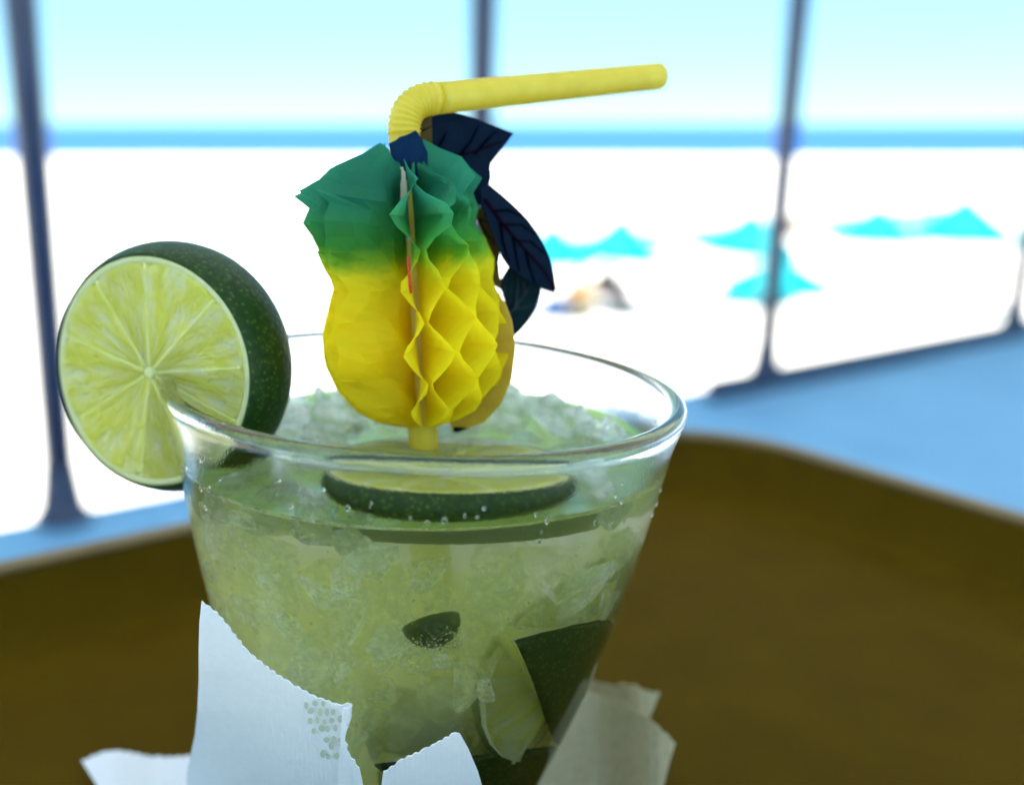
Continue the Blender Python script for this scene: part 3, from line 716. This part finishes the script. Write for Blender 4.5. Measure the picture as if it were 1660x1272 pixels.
# ------------------------------------------------------------------ straw
SY = 0.171
P0 = at_y(688, 742, 0.1685); P1 = at_y(655, 216, SY); D1 = (P1 - P0).normalized()
SR = 0.00252
st = empty('drinking_straw', P0 - D1 * 0.06); tag(st, 'yellow bendy straw standing in the drink, arm bent sideways', 'straw')
loc = lambda pts: [p_ - Vector(st.location) for p_ in pts]
bot = P0 - D1 * 0.055
path = [bot + (P1 - bot) * (i / 30) for i in range(31)]
obj('lower_tube', pipe(loc(path), [SR] * 31, 28, 0.0003), M['straw'], st, True)
C1 = at_y(652, 160, SY + 0.0005); B1 = at_y(708, 159.5, 0.1735)
nb = 96; pb = []; rb = []
for i in range(nb + 1):
    t = i / nb; pb.append(P1 * (1 - t) ** 2 + C1 * 2 * t * (1 - t) + B1 * t * t); rb.append(SR * (1.03 + 0.055 * math.sin(t * 2 * math.pi * 11)))
obj('ribbed_bend', pipe(loc(pb), rb, 28, 0.0003), M['straw'], st, True)
E1 = at_y(1067, 124, 0.203)
arm = [B1 + (E1 - B1) * (i / 40) for i in range(41)]; rr = random.Random(2)
obj('upper_tube', pipe(loc(arm), [SR * (1.0 + rr.uniform(-0.006, 0.006)) for _ in arm], 28, 0.00035), M['straw'], st, True)

# ------------------------------------------------------------------ honeycomb paper pineapple round the straw
q0 = P0 + D1 * ((at_y(688, 690, SY).z - P0.z) / D1.z)
xax = Vector((1, 0, 0)); xax = (xax - D1 * xax.dot(D1)).normalized(); yax = D1.cross(xax)
PM = Matrix((xax, yax, D1)).transposed().to_4x4(); PM.translation = q0
pn = empty('paper_pineapple'); pn.matrix_world = PM; tag(pn, 'yellow honeycomb tissue pineapple with green crown threaded on the straw', 'ornament')
PR = [(0.12, 0.40), (0.22, 0.75), (0.45, 1.12), (0.85, 1.42), (1.3, 1.56), (1.75, 1.57), (2.15, 1.46), (2.42, 1.31), (2.6, 1.31), (2.85, 1.47), (3.15, 1.55), (3.5, 1.66), (3.78, 1.74), (3.95, 1.45), (4.15, 0.98), (4.38, 0.45)]
NSH, GAP = 24, R(15)
LEV = 0.51
rr = random.Random(21)
# the two ends meet in a seam facing the viewer, at azimuth -100 degrees
A0 = R(-99)
for k in range(NSH):
    bm = bmesh.new(); th0 = A0 + GAP / 2 + (2 * math.pi - GAP) * k / (NSH - 1)
    pitch = (2 * math.pi - GAP) / (NSH - 1)
    rows = []; jit = rr.uniform(-0.1, 0.1) * pitch; nz = 27; rs = 1 + rr.uniform(-0.025, 0.02); tip = rr.uniform(-0.24, 0.03); lift_ = rr.uniform(-0.2, 0.42); azd = (math.degrees(th0) + 97) % 360; skew = 0.75 * max(0, 1 - (360 - azd) / 95) if azd > 180 else 0
    for i in range(nz + 1):
        z = 0.12 + (4.38 - 0.12) * i / nz; Rz = spline(PR, z) * rs * (1 + (0.05 if i % 2 else -0.05) * (z > 3.35)) * (1 + (tip if 3.2 < z < 3.9 else tip * 0.4 if z >= 3.9 else 0)) * (1 - (0.24 * max(0, min(1, (z - 2.7) / 0.5)) * max(0, math.cos(th0 - 0.2))))
        u = z / LEV + (k % 2)          # triangle wave: neighbours touch on alternate lines
        tri = abs((u % 2) - 1) * 2 - 1
        tri = max(-1, min(1, tri * 1.25))
        flare = 1.35 if z > 3.3 else 1.0
        row = []
        for c in range(7):
            t = c / 6; r_ = 0.27 + (Rz - 0.27) * t + (rr.uniform(-0.018, 0.018) if c else 0)
            th = th0 + (tri * 0.5 * pitch * 0.94 * flare * (1 - 0.3 * skew) + jit + rr.uniform(-0.05, 0.05) * pitch) * (0.15 + 0.85 * t) - skew * t * t + (0.10 * math.sin(math.pi * z / LEV + math.pi * (int(t * 3.01) % 2)) * abs(math.sin(math.pi * t * 3)) * min(1, skew * 2))
            zz_ = z + (lift_ * t * t * min(1, (z - 3.1) / 0.6) if z > 3.1 else 0)
            row.append(bm.verts.new((r_ * cm * math.cos(th), r_ * cm * math.sin(th), zz_ * cm)))
        rows.append(row)
    for i in range(nz):
        for c in range(6): bm.faces.new((rows[i][c], rows[i][c + 1], rows[i + 1][c + 1], rows[i + 1][c]))
    obj('tissue_sheet', bm, M['tissue'], pn, False)
# stiff end card at the lower right, and printed tag strip on the straw in the seam
def card(az, pts, m_, name, th=0.0005):
    bm = bmesh.new(); d = Vector((math.cos(az), math.sin(az), 0)); nrm = Vector((-math.sin(az), math.cos(az), 0))
    bm.faces.new([bm.verts.new(d * x * cm + Vector((0, 0, z * cm))) for x, z in pts]); bmesh.ops.triangulate(bm, faces=bm.faces[:])
    bmesh.ops.solidify(bm, geom=bm.faces[:], thickness=th); bmesh.ops.recalc_face_normals(bm, faces=bm.faces[:])
    return obj(name, bm, m_, pn)
card(R(-16), [(0.52, -0.02), (0.62, -0.03), (1.05, 0.12), (1.35, 0.42), (1.55, 0.85), (1.63, 1.35), (1.6, 1.8), (1.5, 2.1), (1.3, 2.3), (0.35, 2.3), (0.35, 0.45)], M['card'], 'end_card')
card(R(-16.2), [(0.525, -0.03), (0.60, -0.045), (0.78, 0.01), (0.72, 0.045), (0.54, 0.05)], M['vein_dark'], 'card_tip')
def tag_strip(z0, z1, m_, name, wx=0.13, x0=-0.15):
    bm = bmesh.new(); box(bm, (x0 * cm, -0.30 * cm, (z0 + z1) / 2 * cm), (wx * 2 * cm, 0.05 * cm, (z1 - z0) * cm)); return obj(name, bm, m_, pn)
tag_strip(3.2, 4.35, M['cream'], 'paper_tag')
t_ = tag_strip(3.62, 3.83, M['red'], 'red_mark', 0.1, -0.13); t_.location = (0, -0.0004, 0)
t_ = tag_strip(3.25, 3.4, M['green'], 'green_mark', 0.1, -0.13); t_.location = (0, -0.0004, 0)
card(R(-94), [(1.2, 2.45), (1.38, 2.6), (1.42, 2.9), (1.34, 3.0)], M['red'], 'red_mark', 0.0004)

# ------------------------------------------------------------------ dark paper leaves clipped to the straw
lf = empty('paper_leaf_pick', at_y(668, 262, SY)); tag(lf, 'dark navy printed paper leaves wrapped round the neck of the straw', 'ornament')
LI = Matrix.Translation(-Vector(lf.location))
def leaf(name, poly, m_, depth, th=0.0004, step=12):
    bm = px_sheet(poly, depth, th, step); bm.transform(LI); return obj(name, bm, m_, lf)
def d_up(px, py): return at_y(px, py, 0.1755 + 0.00003 * (px - 700) + 0.0012 * math.sin((px - 690) / 60.0))
def d_side(px, py): return at_y(px, py, 0.1765 + 0.00005 * (px - 790) - 0.0025 * math.sin((py - 300) / 70.0))
def d_low(px, py): return at_y(px, py, 0.1795 + 0.00003 * (px - 800))
def d_col(px, py):
    c = (px - 662) / 40.0; return at_y(px, py, SY - 0.0036 + 0.0022 * c * c)
leaf('upper_leaf', [(700, 178), (722, 180), (744, 184), (770, 192), (800, 203), (833, 216), (822, 231), (810, 247), (793, 269), (796, 278), (796, 288), (793, 301), (785, 335), (740, 320), (701, 300)], M['navy'], d_up)
leaf('folded_strip', [(676, 176), (700.5, 178), (703, 249), (701, 266), (690, 244), (678, 216)], M['kraft'], d_up)
leaf('collar', [(630, 233), (640, 229), (648, 222), (660, 219), (674, 212), (679, 217), (690, 240), (702, 266), (702, 292), (643, 292), (636, 262)], M['collar'], d_col)
leaf('side_leaf', [(781, 333), (779, 308), (793, 299), (812, 314), (828, 328), (845, 344), (857, 357), (870, 375), (881, 394), (889, 410), (894, 425), (899, 448), (902, 467), (898, 474), (881, 470), (872, 462), (852, 452), (838, 442), (824, 432), (815, 418), (810, 403), (800, 380), (793, 361)], M['navy'], d_side)
leaf('lower_leaf', [(878, 462), (877, 472), (872, 489), (866, 505), (859, 518), (846, 534), (833.5, 546), (828, 528), (824, 509), (818, 488), (812.6, 469), (811.5, 455), (824.5, 434), (830, 424), (856, 446)], M['teal'], d_low)
leaf('brown_stem', [(770, 350), (774, 340), (784, 334), (796, 361), (812, 403), (808, 425), (811.5, 454), (812, 470), (800, 462), (782, 434), (791, 399), (780, 372)], M['kraft'], d_low)
def stroke(pts, wd, m_, depth, off=0.0005):
    L_ = []; R_ = []
    for i, (x, y) in enumerate(pts):
        a, b = pts[max(i - 1, 0)], pts[min(i + 1, len(pts) - 1)]; dx, dy = b[0] - a[0], b[1] - a[1]; q = math.hypot(dx, dy); w_ = wd * (1 - 0.55 * i / (len(pts) - 1))
        L_.append((x - dy / q * w_, y + dx / q * w_)); R_.append((x + dy / q * w_, y - dx / q * w_))
    def dd(px, py): p_ = depth(px, py); return p_ + (CAM - p_).normalized() * off
    leaf('vein', L_ + R_[::-1], m_, dd, 0.0002, 30)
for a in ([(702, 256), (716, 232), (724, 214)], [(740, 258), (764, 230), (776, 204)], [(770, 250), (790, 226), (806, 212)]): stroke(a, 1.6, M['vein_dark'], d_up)
stroke([(702, 262), (740, 255), (780, 242), (812, 230)], 2.0, M['vein_plum'], d_up)
for a in ([(680, 199), (692, 192)], [(682, 214), (700, 205)]): stroke(a, 1.1, M['vein_dark'], d_up)
stroke([(786, 322), (812, 358), (846, 398), (884, 440), (898, 468)], 2.2, M['vein_plum'], d_side)
for a in ([(800, 342), (824, 340), (846, 350)], [(818, 364), (846, 364), (868, 380)], [(838, 390), (862, 392), (886, 412)], [(812, 360), (816, 392), (826, 424)], [(832, 384), (838, 416), (842, 440)], [(852, 404), (860, 436), (868, 458)]): stroke(a, 1.5, M['vein_dark'], d_side)
for a in ([(826, 508), (846, 486), (862, 462)], [(836, 497), (838, 474), (839, 450)], [(852, 478), (850, 462), (850, 456)], [(832, 502), (850, 498), (864, 494)], [(816, 482), (818, 468), (820, 456)]): stroke(a, 1.5, M['vein_pale'], d_low)
for a in ([(774, 354), (786, 376), (803, 398)], [(774, 354), (793, 362)], [(791, 402), (788, 420), (777, 432)], [(806, 418), (796, 428), (784, 438)]): stroke(a, 1.2, M['vein_dark'], d_low)

# ------------------------------------------------------------------ napkins
rr = random.Random(31)
def hug(off, yb=0.0):
    """3-D point on a surface off cm outside the glass wall, along that pixel's ray"""
    def f(px, py):
        r_ = ray(px, py); ginv = GM.inverted(); o_ = ginv @ CAM; d_ = ginv.to_3x3() @ r_
        best = None; t = 0.10; prev = None
        while t < 0.185:
            p_ = o_ + d_ * t; s = math.hypot(p_.x, p_.y) / cm - (spline(OUT, max(0, min(8.3, p_.z / cm))) + off)
            if best is None or s < best[0]: best = (s, t)
            if s <= 0:
                lo, hi = t - 0.001, t
                for _ in range(12):
                    mid = (lo + hi) / 2; p_ = o_ + d_ * mid
                    if math.hypot(p_.x, p_.y) / cm - (spline(OUT, max(0, min(8.3, p_.z / cm))) + off) > 0: lo = mid
                    else: hi = mid
                best = (0, hi); break
            t += 0.001
        return CAM + r_ * best[1]
    def g(px, py):
        if px >= 440: return f(px, py)
        y0, y1 = f(440, py).y, f(460, py).y; return at_y(px, py, y0 + (440 - px) * max(0.00004, min(0.0001, (y0 - y1) / 20)))
    return g
np_ = empty('paper_napkin', (-0.02, 0.14, TZ + 0.001)); tag(np_, 'white paper napkin with pinked edges folded round the front of the glass', 'napkin', 'paper napkins on the tray')
NI = Matrix.Translation(-Vector(np_.location))
def nap(name, poly, depth, parent, I, m_='napkin', th=0.00025, step=16):
    bm = px_sheet(poly, depth, th, step); bm.transform(I); return obj(name, bm, M[m_], parent)
def chain(pts, per, amp):
    out = []
    for a, b in zip(pts[:-1], pts[1:]):
        n_ = max(2, int(math.hypot(b[0] - a[0], b[1] - a[1]) / per)); out += serrate(a, b, n_, amp, rr)[:-1]
    return out + [pts[-1]]
e1 = chain([(326, 975), (350, 993), (372, 1020), (400, 1056), (432, 1082), (470, 1108), (508, 1128), (545, 1142), (570, 1142)], 6.5, 1.7)
nap('folded_corner', e1 + [(569, 1165), (560, 1190), (552, 1240), (545, 1330), (300, 1330), (300, 1300), (303, 1250), (316, 1190), (320, 1150), (322, 1100), (322, 1050), (323, 1010)], hug(0.42), np_, NI)
bm = bmesh.new(); hg = hug(0.47); rd = random.Random(8)
for i in range(7):
    for j in range(7):
        cx_, cy_ = 498 + i * 12 + (j % 2) * 6 + j * 2.0 + rd.uniform(-3, 3), 1140 + j * 14 + rd.uniform(-3.5, 3.5)
        if cx_ > 556 - j * 0.5 or cy_ < 1128 + (cx_ - 490) * 0.32 or (i < 2 and j > 3 and rd.random() < 0.5): continue
        w_, h_ = rd.uniform(3.2, 5.6), rd.uniform(4.2, 7.2)
        bm.faces.new([bm.verts.new(hg(cx_ + w_ * math.cos(a_), cy_ + h_ * math.sin(a_))) for a_ in [k_ * math.pi / 4 for k_ in range(8)]])
bm.transform(NI); tag(obj('embossed_spots', bm, M['spots'], np_), kind='stuff')
e2 = chain([(556, 1150), (570, 1143), (563, 1168), (558, 1195), (565, 1222), (582, 1245)], 6.5, 1.6)
nap('small_fold', e2 + [(600, 1330), (545, 1330), (549, 1240)], hug(0.55), np_, NI)
e3 = chain([(622, 1252), (650, 1232), (690, 1214), (738, 1188)], 6.0, 1.5)
nap('front_corner', e3 + [(746, 1190), (760, 1215), (775, 1250), (800, 1335), (610, 1335)], hug(0.6), np_, NI)
e4 = chain([(132, 1230), (165, 1222), (210, 1219), (260, 1222), (318, 1228)], 7, 1.5)
def flat(px, py): p_ = at_z(px, py, TZ + 0.0032); p_.z += 0.0006 * math.sin(px / 23.0); return p_
nap('flat_sheet', e4 + [(420, 1255), (560, 1265), (560, 1500), (200, 1500), (172, 1300)], flat, np_, NI)
n2 = empty('paper_napkin', (0.03, 0.19, TZ + 0.001)); tag(n2, 'crumpled napkin, its shade tinted in as beige, on the tray between glass and tray side', 'napkin', 'paper napkins on the tray')
N2I = Matrix.Translation(-Vector(n2.location))
def crump(y0, amp, fx):
    def f(px, py):
        y = y0 + amp * math.sin((px - 900) / fx) + (1200 - py) * 0.00004; p_ = at_y(px, py, y)
        return p_
    return f
e5 = chain([(925, 1098), (960, 1103), (993, 1112), (1006, 1107), (1030, 1110), (1050, 1120), (1070, 1121)], 9, 1.3)
nap('back_fold', e5 + [(1062, 1142), (1052, 1165), (1030, 1200), (960, 1220), (930, 1260), (880, 1300), (860, 1260), (910, 1180)], crump(0.192, 0.004, 30), n2, N2I, 'shade_tint')
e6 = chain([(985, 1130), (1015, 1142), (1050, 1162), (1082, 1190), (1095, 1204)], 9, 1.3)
nap('front_fold', e6 + [(1086, 1232), (1072, 1290), (1060, 1330), (900, 1345), (860, 1335), (880, 1250), (930, 1150), (944, 1118)], crump(0.180, 0.005, 38), n2, N2I, 'shade_tint')
